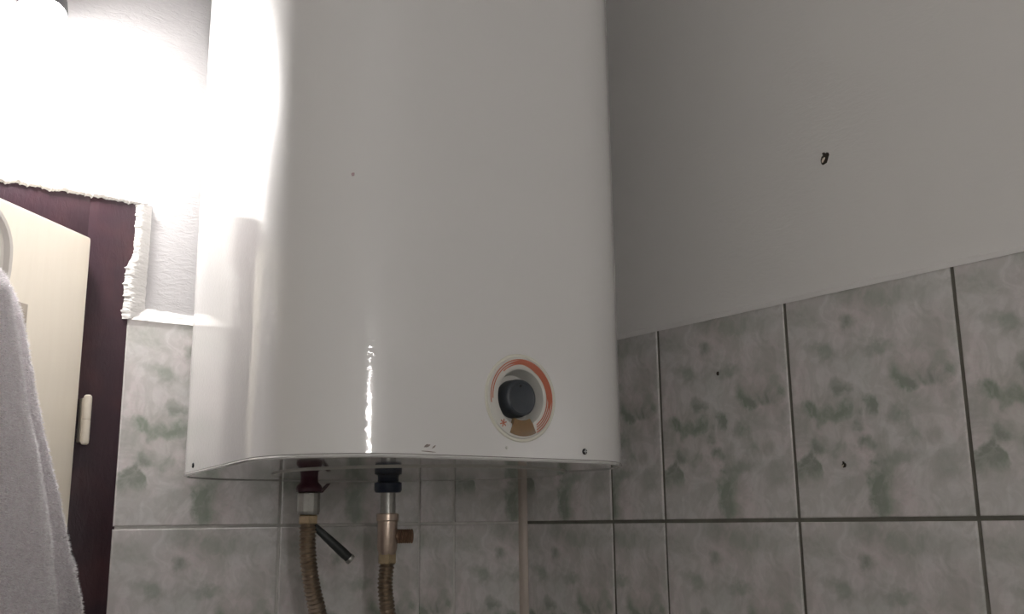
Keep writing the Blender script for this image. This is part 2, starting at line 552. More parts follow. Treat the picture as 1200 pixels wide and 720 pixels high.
# plastic corner strip
bm = bmesh.new()
prof = [(0.0, -.0098), (-.0028, -.0090), (-.0060, -.0066), (-.0083, -.0035), (-.0092, 0.0)]
lo = [bm.verts.new((x, y, 0)) for x, y in prof]; hi = [bm.verts.new((x, y, TILE_TOP)) for x, y in prof]
lo.append(bm.verts.new((0.003, 0.003, 0))); hi.append(bm.verts.new((0.003, 0.003, TILE_TOP)))
for k in range(len(lo)):
    k2 = (k + 1) % len(lo)
    bm.faces.new((lo[k], lo[k2], hi[k2], hi[k]))
bm.faces.new(lo); bm.faces.new(hi)
tag(obj('trim_1', bm, M['cream_trim'], None, True), kind='structure')

# holes: a dark crater with a chipped pale lip
def hole(parent, center, rotz, size, name, seed, lip=True, squash=1.0, tilt=0.0):
    n = Vector((math.sin(rotz), -math.cos(rotz), 0)); r = Vector((math.cos(rotz), math.sin(rotz), 0)); up = Vector((0, 0, 1))
    def blob(rad, off, sx, sy, dx, dz, dep, nm, mat, sd, par):
        bm = bmesh.new()
        c = Vector(center) + r * dx + up * dz + n * off
        K = 14
        ring, ring2 = [], []
        for k in range(K):
            a = 2 * math.pi * k / K
            q = rad * (1 + .35 * noise.noise(Vector((math.cos(a) * 1.7 + sd, math.sin(a) * 1.7, sd))))
            x, z = q * math.cos(a) * sx, q * math.sin(a) * sy
            x, z = x * math.cos(tilt) - z * math.sin(tilt), x * math.sin(tilt) + z * math.cos(tilt)
            ring.append(bm.verts.new(c + r * x + up * z - n * .0006))
            ring2.append(bm.verts.new(c + r * x * .7 + up * z * .7 + n * dep))
        mid = bm.verts.new(c + n * dep * .6)
        for k in range(K):
            k2 = (k + 1) % K
            bm.faces.new((ring[k], ring[k2], ring2[k2], ring2[k])); bm.faces.new((ring2[k], ring2[k2], mid))
        return obj(nm, bm, mat, par, True)
    h = blob(size, .0005, 1, squash, 0, 0, .0002, name, M['chip_dark'], seed, parent)
    if lip:
        blob(size * .55, .0009, .5, 1.2, -size * .25, -size * .25, .0012, 'chip', M['chip_pale'], seed + 3, h)
        blob(size * .45, .0007, 1.1, .7, -size * .1, size * 1.1, .0003, 'chip', M['chip_dark'], seed + 5, h)
    return h
h = hole(wall_right, (.006, -.552, EYE + .393), -math.pi / 2, .0052, 'anchor_hole', 1.0, True, 1.35, math.radians(-35))
h['label'] = 'ragged brown anchor hole in the painted plaster'
h = hole(wall_right, (0, -.385, EYE + .172), -math.pi / 2, .0024, 'nail_hole', 4.0, False, 1.0)
h['label'] = 'tiny black nail hole in a tile'
h = hole(wall_right, (0, -.549, EYE + .0555), -math.pi / 2, .0027, 'nail_hole', 8.0, True, 1.0, math.radians(-30))
h['label'] = 'small chipped nail hole low in a tile'

# ================================================================== DOOR
DOOR_ANG = math.radians(-138.3)
HX, HY = -.628, -.012
FACE = .002                              # front of the frame
bm = bmesh.new()
JW = .052
def lumpy_box(x0, x1, z0, z1, y0, y1, nx, nz):
    add_box(bm, x0, x1, y0, y1, z0, z1, .003)
lumpy_box(FR_R - JW, FR_R + .004, 0, FR_T + .004, FACE, .15, 1, 1)
lumpy_box(FR_L - .004, FR_L + JW, 0, FR_T + .004, FACE, .15, 1, 1)
lumpy_box(FR_L + JW - .003, FR_R - JW + .003, FR_T - JW, FR_T + .004, FACE + .0005, .15, 1, 1)
door_frame = tag(obj('trim_2', bm, M['maroon'], None, True), kind='structure')
door_frame['label'] = 'maroon painted wooden door frame'

# ragged plaster smeared over the frame's edge
def ragged(name, path, inner_tab, outer, N, seed, freq):
    """strip along path(s)->(origin, across) ; across points away from the frame"""
    bm = bmesh.new()
    K = 9
    g = []
    for i in range(N + 1):
        s = i / N
        org, ac = path(s)
        inn = inner_tab(s) + fbm(s * freq + seed, 0, 0, 6) * .0026 + max(0, fbm(s * freq * 4.3 + seed, 5, 0, 3)) * -.0034
        row = []
        for j in range(K + 1):
            t = j / K
            d = inn + (outer - inn) * t
            ridge = .0022 * math.exp(-((t - .30) / .2) ** 2) + .0006 * math.exp(-((t - .72) / .12) ** 2)
            hgt = .0012 + ridge * (1 + .5 * fbm(s * freq * .6 + seed, t * 2, 2)) + fbm(s * freq * 3, t * 5 + seed, 5) * .0008
            if j == 0: hgt = -.0008
            if j == 1: hgt = .0009
            if j == K: hgt = -.002
            p = org + ac * d
            p.y += (.0085) * min(1.0, max(0.0, (t - .42) / .5))
            p.y -= hgt
            row.append(bm.verts.new(p))
        g.append(row)
    for i in range(N):
        for j in range(K):
            bm.faces.new((g[i][j], g[i + 1][j], g[i + 1][j + 1], g[i][j + 1]))
    return bm
zt = FR_T + .002
bm = ragged('a', lambda s: (Vector((FR_R, FACE + .0005, TILE_TOP - .004 + (zt - TILE_TOP + .004) * s)), Vector((1, 0, 0))),
            lambda s: -.0095 if s < .42 else (-.0095 + (s - .42) / .12 * .0085 if s < .54 else -.001), .024, 480, 2.0, 9.0)
o = obj('plaster_edge', bm, M['plaster_raw'], wall_left, True)
o['label'] = 'ragged white plaster beside the door frame'
bm = ragged('b', lambda s: (Vector((FR_L + (FR_R - FR_L + .012) * s, FACE + .0005, FR_T)), Vector((0, 0, 1))),
            lambda s: -.0015, .012, 900, 11.0, 50.0)
o = obj('plaster_edge', bm, M['plaster_raw'], wall_left, True)
o['label'] = 'ragged white plaster above the door frame'

# the leaf: local x runs from the hinge edge along the leaf, local -y faces the room
DW, DT, DTOP = .69, .038, EYE + .326
door = tag(empty('door_1', (HX, HY, 0), DOOR_ANG), kind='structure')
door['label'] = 'cream painted wooden door standing ajar'
# local y+ for this rotation points toward the camera side
bm = bmesh.new(); add_box(bm, 0, DW, -DT, 0, .012, DTOP, .0040)
obj('door_leaf', bm, M['door'], door, True)
# painted hinge on the frame side
def hinge(z0, z1):
    bm = bmesh.new()
    add_lathe(bm, [(.0025, 0), (.0042, .0015), (.0045, .005), (.0045, (z1 - z0) * .5 - .0006), (.0039, (z1 - z0) * .5),
                   (.0045, (z1 - z0) * .5 + .0006), (.0045, z1 - z0 - .005), (.0042, z1 - z0 - .0015), (.0025, z1 - z0)],
              16, Vector((.0085, -.004, z0)))
    add_box(bm, .004, .0125, -.002, .0145, z0 + .003, z1 - .003, .0008)
    h = obj('hinge', bm, M['hinge'], None, True)
    h.parent = door_frame
    h.location = (HX, HY, 0)
    h['label'] = 'cream painted hinge barrel'
    return h
hinge(EYE + .090, EYE + .145)
hinge(.22, .28)
# small worn plate on the leaf
bm = bmesh.new(); add_box(bm, .0995, .1125, 0, .0025, EYE + .202, EYE + .2265, .0008)
o = obj('strike_plate', bm, M['plate'], door, True)
o['label'] = 'small worn beige plate on the door'

# hook plate on the leaf
hook = tag(empty('door_hook', (HX, HY, 0), DOOR_ANG), 'pale plastic towel hook with a rounded plate on the cream door', 'hook')
def rounded_plate(x0, x1, z0, z1, r, y0, y1, inset=0):
    pts = []
    x0 += inset; x1 -= inset; z0 += inset; z1 -= inset; r = max(.002, r - inset)
    for cx, cz, a0 in ((x1 - r, z1 - r, 0), (x0 + r, z1 - r, 90), (x0 + r, z0 + r, 180), (x1 - r, z0 + r, 270)):
        for k in range(9):
            a = math.radians(a0 + 90 * k / 8)
            pts.append((cx + r * math.cos(a), cz + r * math.sin(a)))
    return pts
bm = bmesh.new()
rings = []
for ins, y in ((0, 0), (0, .007), (.0015, .0095), (.006, .0095), (.009, .005)):
    rings.append([bm.verts.new((x, y, z)) for x, z in rounded_plate(.136, .262, EYE + .205, EYE + .316, .048, 0, 0, ins)])
for a, b in zip(rings, rings[1:]):
    for k in range(len(a)):
        k2 = (k + 1) % len(a)
        bm.faces.new((a[k], a[k2], b[k2], b[k]))
bm.faces.new(rings[-1]); bm.faces.new(rings[0])
obj('back_plate', bm, M['hookplastic'], hook, True)
bm = bmesh.new()
add_sweep(bm, catmull([(.212, .004, EYE + .246), (.212, .020, EYE + .241), (.212, .032, EYE + .243), (.212, .040, EYE + .252)], 14),
          [.008] * 5 + [.007] * 5 + [.0075] * 5, 12)
obj('peg', bm, M['hookplastic'], hook, True)

# ================================================================== TOWEL on the hook
towel = tag(empty('towel', (HX, HY, 0), DOOR_ANG), 'grey terry towel hanging in soft folds from the door hook', 'towel')
OUT = [(.262, .205), (.2469, .172), (.2443, .163), (.2296, .152), (.198, .138), (.1582, .1196), (.1092, .0995), (.0511, .0713), (.0, .0438), (-.0436, .0238), (-.0881, .0040), (-.2, .004), (-.45, .004), (-.80, .004)]
FOLD = [(.262, .23), (.2211, .2436), (.2055, .2337), (.1733, .2191), (.1366, .2049), (.0995, .1906), (.0467, .1679), (-.0151, .1475), (-.0771, .133), (-.2, .11), (-.45, .09), (-.80, .085)]
def towel_section(z):
    a = interp(OUT, z); b = interp(FOLD, z)
    k = min(1.0, max(0.0, (.266 - z) / .06)); k = k ** .6     # gathered at the hook
    L = .215 + (.215 - a) * .95 + .01
    o0 = .0105
    a += .004; b += .003
    v = b + .045 * k                       # bottom of the valley between the two folds
    pts = [(L, o0 + .002), ((L + a) / 2, o0 + .0005), (a + .02, o0), (a + .003, o0 + .004), (a, o0 + .013 * k + .002), (a + .007, o0 + .022 * k + .003),
           (a * .72 + b * .28, o0 + .020 * k + .004), (a * .35 + b * .65, o0 + .012 * k + .004), (b + .006, o0 + .008 * k + .004), (v, o0 + .010 * k + .005),
           (v - .002, o0 + .030 * k + .006), (b + .016, o0 + .040 * k + .006), (b + .003, o0 + .048 * k + .007), (b, o0 + .060 * k + .008), (b + .008, o0 + .074 * k + .009),
           (b + .05 * k, o0 + .080 * k + .010), (.25 + .03 * k, o0 + .074 * k + .012), (L - .03 * k, o0 + .080 * k + .010), (L - .004, o0 + .06 * k + .008), (L, o0 + .025 * k + .006)]
    return [Vector((s, o, z)) for s, o in pts]
def closed_spline(pts, n):
    m = len(pts); out = []
    for i in range(n):
        f = i / n * m; k = int(f); t = f - k
        p0, p1, p2, p3 = (pts[(k - 1) % m], pts[k % m], pts[(k + 1) % m], pts[(k + 2) % m])
        out.append(0.5 * ((2 * p1) + (p2 - p0) * t + (2 * p0 - 5 * p1 + 4 * p2 - p3) * t * t + (3 * p1 - p0 - 3 * p2 + p3) * t ** 3))
    return out
bm = bmesh.new()
NS = 150
zs = [EYE + .268 - (.268 + .80) * (i / 150) for i in range(151)]
grid = []
for z in zs:
    ring = closed_spline(towel_section(z - EYE), NS)
    row = []
    for p in ring:
        q = p.copy(); q.z = z
        q.y += .0035 * fbm(p.x * 22, z * 5, 1.0) + .0012 * fbm(p.x * 70, z * 60, 3.0)
        q.x += .0012 * fbm(p.x * 60, z * 50, 9.0)
        q.y = max(q.y, .0015)
        row.append(bm.verts.new(q))
    grid.append(row)
for r0, r1 in zip(grid, grid[1:]):
    for k in range(NS):
        k2 = (k + 1) % NS
        bm.faces.new((r0[k], r1[k], r1[k2], r0[k2]))
bm.faces.new(grid[0]); bm.faces.new(grid[-1])
bmesh.ops.recalc_face_normals(bm, faces=bm.faces[:])
# terry pile: short loops standing off the cloth where it faces the room
pv, pf = [], []
rnd = random.Random(3)
for f in bm.faces:
    c = f.calc_center_median()
    if len(f.verts) != 4 or c.z < EYE - .32:
        continue
    cnt = f.calc_area() / 1.0e-6 * .75
    for _ in range(int(cnt) + (1 if rnd.random() < cnt % 1 else 0)):
        u, v = rnd.random(), rnd.random()
        vs = [x.co for x in f.verts]
        p = (vs[0] * (1 - u) + vs[3] * u) * (1 - v) + (vs[1] * (1 - u) + vs[2] * u) * v
        d = (f.normal + Vector((rnd.gauss(0, .45), rnd.gauss(0, .45), rnd.gauss(-.25, .45)))).normalized()
        ln = rnd.uniform(.0018, .0042)
        side = d.cross(Vector((rnd.gauss(0, 1), rnd.gauss(0, 1), rnd.gauss(0, 1)))).normalized() * .00042
        k = len(pv)
        pv += [p - side - f.normal * .0006, p + side - f.normal * .0006, p + d * ln]
        pf.append((k, k + 1, k + 2))
cl = obj('cloth', bm, M['towel'], towel, True)
me = bpy.data.meshes.new('terry_pile'); me.from_pydata([tuple(v) for v in pv], [], pf)
tag(link('terry_pile', me, M['pile'], towel), kind='stuff')

# ================================================================== BOILER
ZB = EYE + .0535
ZT = EYE + .90
def rounded_poly(corners, step=.012):
    """corners: (x, y, radius) counter-clockwise from above -> outline points"""
    out = []
    n = len(corners)
    for i, (x, y, r) in enumerate(corners):
        p = Vector((x, y)); a = Vector(corners[i - 1][:2]); b = Vector(corners[(i + 1) % n][:2])
        da = (a - p).normalized(); db = (b - p).normalized()
        half = da.angle(db) / 2
        tl = r / math.tan(half)
        cen = p + (da + db).normalized() * (r / math.sin(half))
        s = p + da * tl; e = p + db * tl
        a0 = math.atan2(*(s - cen).yx); a1 = math.atan2(*(e - cen).yx)
        while a1 < a0: a1 += 2 * math.pi
        for k in range(17):
            t = a0 + (a1 - a0) * k / 16
            out.append(cen + Vector((math.cos(t), math.sin(t))) * r)
    full = []
    m = len(out)
    for i in range(m):
        p, q = out[i], out[(i + 1) % m]
        d = (q - p).length
        full.append(p)
        k = int(d / step)
        for j in range(1, k + 1):
            if d > step * 2:
                full.append(p.lerp(q, j / (k + 1)))
    return full
CORN = [(-.590, -.475, .098), (-.177, -.475, .098), (-.235, -.012, .10), (-.522, -.012, .11)]
OUTL = rounded_poly(CORN)
CX, CY = -.387, -.25
OUTL = [Vector((p.x, p.y - (.004 * (1 - ((p.x + .389) / .2) ** 2) if p.y < -.46 else 0))) for p in OUTL]
def off(ins):
    res = []
    n = len(OUTL)
    for i, p in enumerate(OUTL):
        t = (OUTL[(i + 1) % n] - OUTL[i - 1]).normalized()
        res.append(p + Vector((-t.y, t.x)) * ins)
    return res
boiler = tag(empty('water_heater', (CX, CY, ZB)), 'big white enamel electric water heater mounted above the tiles', 'water heater')
def loft(bm, sections, cap0=True, cap1=True):
    rings = [[bm.verts.new((p.x - CX, p.y - CY, z - ZB)) for p in off(ins)] for ins, z in sections]
    n = len(rings[0])
    for a, b in zip(rings, rings[1:]):
        for k in range(n):
            bm.faces.new((a[k], a[(k + 1) % n], b[(k + 1) % n], b[k]))
    if cap0: bm.faces.new(rings[0])
    if cap1: bm.faces.new(rings[-1])
bm = bmesh.new()
zz = [ZB + .0045] + [ZB + .0045 + (ZT - ZB - .0245) * k / 28 for k in range(1, 29)]
secs = [(.0035, ZB + .0033), (.0, ZB + .0036)] + [(0, z) for z in zz] + [(.004, ZT - .008), (.015, ZT)]
loft(bm, secs)
bmesh.ops.recalc_face_normals(bm, faces=bm.faces[:])
body = obj('body', bm, M['enamel'], boiler)
# recess for the thermostat
DX, DZ, FRONT = -.3685, EYE + .1095, -.4785
bm = bmesh.new(); add_lathe(bm, [(.0262, -.02), (.0262, .018)], 48, Vector((DX - CX, FRONT - CY, DZ - ZB)), Vector((0, 1, 0)))
cutter = obj('cutter', bm, None, boiler)
md = body.modifiers.new('cut', 'BOOLEAN'); md.object = cutter; md.operation = 'DIFFERENCE'; md.solver = 'EXACT'
bpy.context.view_layer.update()
dg = bpy.context.evaluated_depsgraph_get()
me = bpy.data.meshes.new_from_object(body.evaluated_get(dg))
body.modifiers.clear()
old = body.data
body.data = me
bpy.data.meshes.remove(old)
bpy.data.objects.remove(cutter, do_unlink=True)
if not me.materials: me.materials.append(M['enamel'])
me.polygons.foreach_set('use_smooth', [True] * len(me.polygons))
me.set_sharp_from_angle(angle=math.radians(35))

# bottom cap: a thin lip showing below the jacket, flat underside with a service cover
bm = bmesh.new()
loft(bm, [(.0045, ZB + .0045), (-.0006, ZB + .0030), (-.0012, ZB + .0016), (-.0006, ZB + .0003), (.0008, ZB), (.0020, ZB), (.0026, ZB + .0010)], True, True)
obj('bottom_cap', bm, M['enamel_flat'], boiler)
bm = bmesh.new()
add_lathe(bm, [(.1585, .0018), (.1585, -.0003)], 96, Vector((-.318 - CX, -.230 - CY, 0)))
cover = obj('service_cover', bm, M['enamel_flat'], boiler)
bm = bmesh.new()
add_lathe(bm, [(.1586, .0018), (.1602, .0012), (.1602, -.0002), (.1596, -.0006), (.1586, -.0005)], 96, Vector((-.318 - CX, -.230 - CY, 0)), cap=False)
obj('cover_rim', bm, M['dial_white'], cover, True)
# dark seam line between jacket and cap
bm = bmesh.new()
loft(bm, [(.0008, ZB + .0030), (.0002, ZB + .0042)], False, False)
obj('seam', bm, M['seam'], boiler, True)

def B(x, y, z): return Vector((x - CX, y - CY, z - ZB))
def out_point(px, target_y=None, ins=0.0):
    pass
# jacket screws
def screw(pos, nrm, r, mat, lab):
    bm = bmesh.new()
    add_lathe(bm, [(r * 1.05, 0), (r, r * .35), (r * .72, r * .6), (r * .3, r * .55), (0, r * .5)], 14, pos, nrm)
    s = obj('screw', bm, mat, boiler, True); s['label'] = lab
    bm = bmesh.new()
    u, v = frame_of(nrm)
    c = pos + nrm * (r * .58)
    for (a, b) in ((u, v), (v, u)):
        q = [c + a * r * .7 + b * r * .16, c + a * r * .7 - b * r * .16, c - a * r * .7 - b * r * .16, c - a * r * .7 + b * r * .16]
        vs = [bm.verts.new(p) for p in q] + [bm.verts.new(p + nrm * .0002) for p in q]
        for f in ((0, 1, 2, 3), (4, 5, 6, 7), (0, 1, 5, 4), (1, 2, 6, 5), (2, 3, 7, 6), (3, 0, 4, 7)):
            bm.faces.new([vs[i] for i in f])
    obj('slot', bm, M['screw_zinc'] if mat is M['screw_dark'] else M['screw_dark'], s)
    return s
screw(B(-.2945, -.4778, EYE + .0645), Vector((0, -1, 0)), .0028, M['screw_dark'], 'dark screw at the lower right of the jacket')
sn = Vector((-.993, .117, 0)).normalized()
screw(B(-.5562, -.1855, EYE + .0605), sn, .0026, M['screw_dark'], 'dark screw low on the left side')
# scuffs
def scuff(name, pos, w, h, ang, mat, seed, lab):
    bm = bmesh.new()
    K = 18
    ca, sa = math.cos(ang), math.sin(ang)
    ring, top = [], []
    for k in range(K):
        a = 2 * math.pi * k / K
        q = 1 + .5 * noise.noise(Vector((math.cos(a) * 2 + seed, math.sin(a) * 2, seed)))
        x, z = w * q * math.cos(a), h * q * math.sin(a)
        x, z = x * ca - z * sa, x * sa + z * ca
        ring.append(bm.verts.new(pos + Vector((x, .0004, z)))); top.append(bm.verts.new(pos + Vector((x * .8, -.0003, z * .8))))
    for k in range(K):
        k2 = (k + 1) % K
        bm.faces.new((ring[k], ring[k2], top[k2], top[k]))
    bm.faces.new(top)
    o = obj(name, bm, mat, boiler); o['label'] = lab
scuff('scuff', B(-.4655, -.4783, EYE + .0640), .0038, .0014, math.radians(18), M['scuff'], 2, 'brownish scuff above the lower edge')
scuff('scuff', B(-.4590, -.4783, EYE + .0632), .0026, .0008, math.radians(35), M['scuff'], 5, 'brownish scuff above the lower edge')
scuff('scuff', B(-.4640, -.4783, EYE + .0592), .0085, .0005, math.radians(-3), M['scuff'], 6, 'thin scratch at the lower edge')
scuff('paint_speck', B(-.5295, -.4610, EYE + .291), .0022, .0016, 0.3, M['speck'], 8, 'faint pinkish speck')

# thermostat dial, axis toward the room (-y)
DN = Vector((0, -1, 0))
def dpos(y=0.0): return Vector((DX - CX, FRONT - CY, DZ - ZB)) + DN * y
dial = tag(bpy.data.objects.new('thermostat_dial', None)); COL.objects.link(dial)
dial.parent = boiler; dial.empty_display_size = .03
dial['label'] = 'round thermostat dial with an orange scale and slate knob'
bm = bmesh.new()
add_lathe(bm, [(.0362, -.001), (.0366, .0008), (.0358, .0020), (.0335, .0024), (.0275, .0022), (.0255, .0010), (.0240, -.004), (.0215, -.0125), (.0140, -.0135), (.0, -.0135)], 64, dpos(), DN, cap=False)
obj('bowl', bm, M['dial_white'], dial, True)
bm = bmesh.new()
add_lathe(bm, [(.0392, -.0008), (.0394, .0006), (.0386, .0014), (.0366, .0013), (.0361, .0004)], 64, dpos(), DN, cap=False)
o = obj('clear_rim', bm, M['dial_clear'], dial, True)
def arc_mesh(bm, r0, r1, a0, a1, y, n=40, taper=None):
    """angles in degrees clockwise from 12 o'clock as seen from the room"""
    pr = None
    for k in range(n + 1):
        a = math.radians(a0 + (a1 - a0) * k / n)
        q0, q1 = (r0, r1) if taper is None else taper(k / n)
        cur = []
        for q, yy in ((q0, y), (q1, y), (q1, y + .00012), (q0, y + .00012)):
            p = dpos(yy); p.x += q * math.sin(a); p.z += q * math.cos(a)
            cur.append(bm.verts.new(p))
        if pr:
            for i in range(4):
                bm.faces.new((pr[i], pr[(i + 1) % 4], cur[(i + 1) % 4], cur[i]))
        else:
            bm.faces.new(cur)
        pr = cur
    bm.faces.new(pr)
bm = bmesh.new()
arc_mesh(bm, .0335, .0345, -100, 152, .00262, 50)
arc_mesh(bm, .0315, .0325, -94, 150, .00262, 50)
arc_mesh(bm, .0296, .0306, -42, 148, .00258, 44)
arc_mesh(bm, .0277, .0287, 30, 146, .00252, 34)
arc_mesh(bm, .0278, .0344, -35, 112, .00246, 44, lambda t: (.0320 - .0040 * min(1, t * 2.4) * min(1, (1 - t) * 5), .0320 + .0023 * min(1, t * 3) * min(1, (1 - t) * 5)))
obj('scale_print', bm, M['orange'], dial)
bm = bmesh.new()
sc = dpos(.00245); sa_ = math.radians(222); sc.x += .0312 * math.sin(sa_); sc.z += .0312 * math.cos(sa_)
for k in range(3):
    a = math.radians(60 * k + 15)
    d = Vector((math.cos(a), 0, math.sin(a))); e = Vector((-math.sin(a), 0, math.cos(a)))
    q = [sc + d * .0036 + e * .0005, sc + d * .0036 - e * .0005, sc - d * .0036 - e * .0005, sc - d * .0036 + e * .0005]
    vs = [bm.verts.new(p) for p in q] + [bm.verts.new(p + Vector((0, -.00015 - .00003 * k, 0))) for p in q]
    for f in ((0, 1, 2, 3), (4, 5, 6, 7), (0, 1, 5, 4), (1, 2, 6, 5), (2, 3, 7, 6), (3, 0, 4, 7)):
        bm.faces.new([vs[i] for i in f])
o = obj('snowflake_print', bm, M['orange'], dial); o['label'] = 'red snowflake mark'
bm = bmesh.new()
pr = None
for k in range(15):
    a = math.radians(154 + 50 * k / 14)
    cur = []
    for q, yy in ((.0205, -.002), (.0342, .0022), (.0342, .0030), (.0250, .0034), (.0200, .0018)):
        p = dpos(yy); p.x += q * math.sin(a); p.z += q * math.cos(a)
        cur.append(bm.verts.new(p))
    if pr:
        for i in range(5):
            bm.faces.new((pr[i], pr[(i + 1) % 5], cur[(i + 1) % 5], cur[i]))
    else:
        bm.faces.new(cur)
    pr = cur
bm.faces.new(pr)
o = obj('indicator_window', bm, M['amber'], dial, True); o['label'] = 'brown wedge shaped indicator window'
bm = bmesh.new()
add_lathe(bm, [(.0172, -.0130), (.0170, -.004), (.0162, .0010), (.0150, .0022), (.0138, .0024), (.0130, .0018), (.0, .0016)], 48, dpos(), DN, cap=False)
knob = obj('knob', bm, M['knob'], dial, True)
bm = bmesh.new()
c = dpos(.0017); c.z += .0105; c.x += -.001
add_lathe(bm, [(.0013, 0), (.0012, .0005), (.0, .0006)], 12, c, DN, cap=False)
obj('pointer_dot', bm, M['screw_dark'], knob, True)
bm = bmesh.new()
c = B(-.3845, -.4790, EYE + .0650)  # raised white dot: a small highlight on the jacket, put in as geometry
add_lathe(bm, [(.0014, 0), (.0013, .0005), (.0, .0007)], 12, c, DN, cap=False)
o = obj('highlight_dot', bm, M['dial_white'], boiler, True); o['label'] = 'tiny white dot standing in for a highlight below the dial'

# inlet and outlet collars on the underside
HOTX, COLDX, PY = -.4085, -.3075, -.14
bm = bmesh.new(); add_lathe(bm, [(.0120, .0005), (.0125, -.004), (.0160, -.0055), (.0162, -.0135), (.0148, -.0165), (.010, -.017)], 28, B(COLDX, PY, ZB))
o = obj('inlet_collar', bm, M['blue'], boiler, True); o['label'] = 'dark blue collar on the cold inlet'
bm = bmesh.new(); add_lathe(bm, [(.0095, .0005), (.0100, -.006), (.0135, -.010), (.0148, -.0135), (.0140, -.0165), (.010, -.017)], 28, B(HOTX, PY, ZB))
# torn wing of the red collar
wing = [(.012, -.0168), (.0165, -.0150), (.0205, -.0105), (.0245, -.0070), (.0195, -.0125), (.0150, -.0175)]
va = [bm.verts.new(B(HOTX, PY, ZB) + Vector((x, -.004, z))) for x, z in wing]
vb = [bm.verts.new(B(HOTX, PY, ZB) + Vector((x, .006, z))) for x, z in wing]
bm.faces.new(va); bm.faces.new(vb)
for k in range(6):
    bm.faces.new((va[k], va[(k + 1) % 6], vb[(k + 1) % 6], vb[k]))
o = obj('outlet_collar', bm, M['red'], boiler, True); o['label'] = 'dark red collar with a torn edge on the hot outlet'
# wall bracket behind the heater
bm = bmesh.new(); add_box(bm, -.50 - CX, -.27 - CX, -.030 - CY, -.0002 - CY, .55, .60, .002)
obj('wall_bracket', bm, M['screw_zinc'], boiler)

# ================================================================== HOSES
def add_hex(bm, base, axis, r, h, ch=.0012):
    u, v = frame_of(axis)
    rings = []
    for rr, hh in ((r - ch, 0), (r, ch), (r, h - ch), (r - ch, h)):
        rings.append([bm.verts.new(base + axis * hh + (u * math.cos(math.pi * k / 3 + .35) + v * math.sin(math.pi * k / 3 + .35)) * rr) for k in range(6)])
    for a, b in zip(rings, rings[1:]):
        for k in range(6):
            bm.faces.new((a[k], a[(k + 1) % 6], b[(k + 1) % 6], b[k]))
    bm.faces.new(rings[0]); bm.faces.new(rings[-1])
def corrugated(path, r, pitch=.0044, amp=.0022):
    L = sum((path[i + 1] - path[i]).length for i in range(len(path) - 1))
    n = int(L / pitch) * 4
    acc = [0]
    for i in range(len(path) - 1): acc.append(acc[-1] + (path[i + 1] - path[i]).length)
    pts, rad = [], []
    j = 0
    for i in range(n + 1):
        s = L * i / n
        while j < len(path) - 2 and acc[j + 1] < s: j += 1
        t = (s - acc[j]) / (acc[j + 1] - acc[j])
        pts.append(path[j].lerp(path[j + 1], t))
        rad.append(r + amp * (.5 + .5 * math.cos(2 * math.pi * i / 4)) - amp * .5)
    bm = bmesh.new()
    add_sweep(bm, pts, rad, 14)
    return bm
ZD = Vector((0, 0, -1))
# ---- hot
hot = tag(empty('flexible_hose', (HOTX, PY, EYE + .0365)), 'corrugated hose with a black lever stub under the red collar', 'hose')
def H(x, y, z): return Vector((x - HOTX, y - PY, z - .0365))
bm = bmesh.new()
add_lathe(bm, [(.0115, 0), (.0128, .0015), (.0128, .021), (.0118, .0245)], 14, H(HOTX, PY, .0365), ZD)
o = obj('union_nut', bm, M['chrome'], hot); o['label'] = 'dull chrome union nut'
bm = bmesh.new(); add_hex(bm, H(HOTX, PY, .0118), ZD, .0110, .0105)
o = obj('hose_nut', bm, M['brass'], hot); o['label'] = 'aged brass hose nut'
path = catmull([H(HOTX, PY, .002), H(HOTX + .001, PY, -.031), H(-.400, PY + .002, -.0675), H(-.3905, PY + .006, -.0951),
                H(-.372, PY + .025, -.15), H(-.355, PY + .06, -.24), H(-.35, -.035, -.34), H(-.35, -.012, -.36)], 70)
obj('hose', corrugated(path, .0088), M['steel_hose'], hot, True)
bm = bmesh.new()
a, b_ = H(HOTX + .005, PY - .002, .001), H(-.3615, PY - .010, -.0365)
pts = [a.lerp(b_, k / 8) for k in range(9)]
add_sweep(bm, pts, [.0035, .0040, .0044, .0048, .0050, .0052, .0054, .0055, .0052], 14)
lv = obj('lever', bm, M['rubber'], hot, True); lv['label'] = 'short black rubber covered lever'
bm = bmesh.new()
d = (b_ - a).normalized()
add_lathe(bm, [(.0058, -.0015), (.0062, .0005), (.0058, .0028), (.003, .0034)], 14, b_, d)
o = obj('lever_tip', bm, M['chrome'], lv, True); o['label'] = 'dull metal lever tip'
# ---- cold with the safety valve
cold = tag(empty('flexible_hose', (COLDX, PY, EYE + .0365)), 'corrugated hose with a T-shaped safety valve under the blue collar', 'hose')
def K_(x, y, z): return Vector((x - COLDX, y - PY, z - .0365))
bm = bmesh.new()
add_lathe(bm, [(.0090, 0), (.0090, .025)], 20, K_(COLDX, PY, .0370), ZD)
o = obj('inlet_pipe', bm, M['chrome'], cold, True); o['label'] = 'dull chrome inlet pipe'
bm = bmesh.new()
add_lathe(bm, [(.0105, 0), (.0130, .001), (.0130, .008), (.0116, .0095), (.0116, .040), (.0104, .044), (.0100, .047)], 24, K_(COLDX, PY, .0130), ZD)
vb_ = obj('valve_body', bm, M['nickel'], cold, True); vb_['label'] = 'copper tinted safety valve body'
bm = bmesh.new()
ax = Vector((.94, -.34, 0)).normalized()
prof = [(.0072, .004), (.0072, .011)]
for k in range(7):
    prof += [(.0086, .0125 + k * .0022), (.0074, .0136 + k * .0022)]
prof += [(.0084, .0285), (.0080, .0295), (.0045, .0296), (.0040, .026), (.0, .026)]
add_lathe(bm, prof, 20, K_(COLDX, PY, -.0135), ax, cap=False)
o = obj('drain_port', bm, M['rust'], vb_, True); o['label'] = 'rusty threaded side port'
o.parent = cold
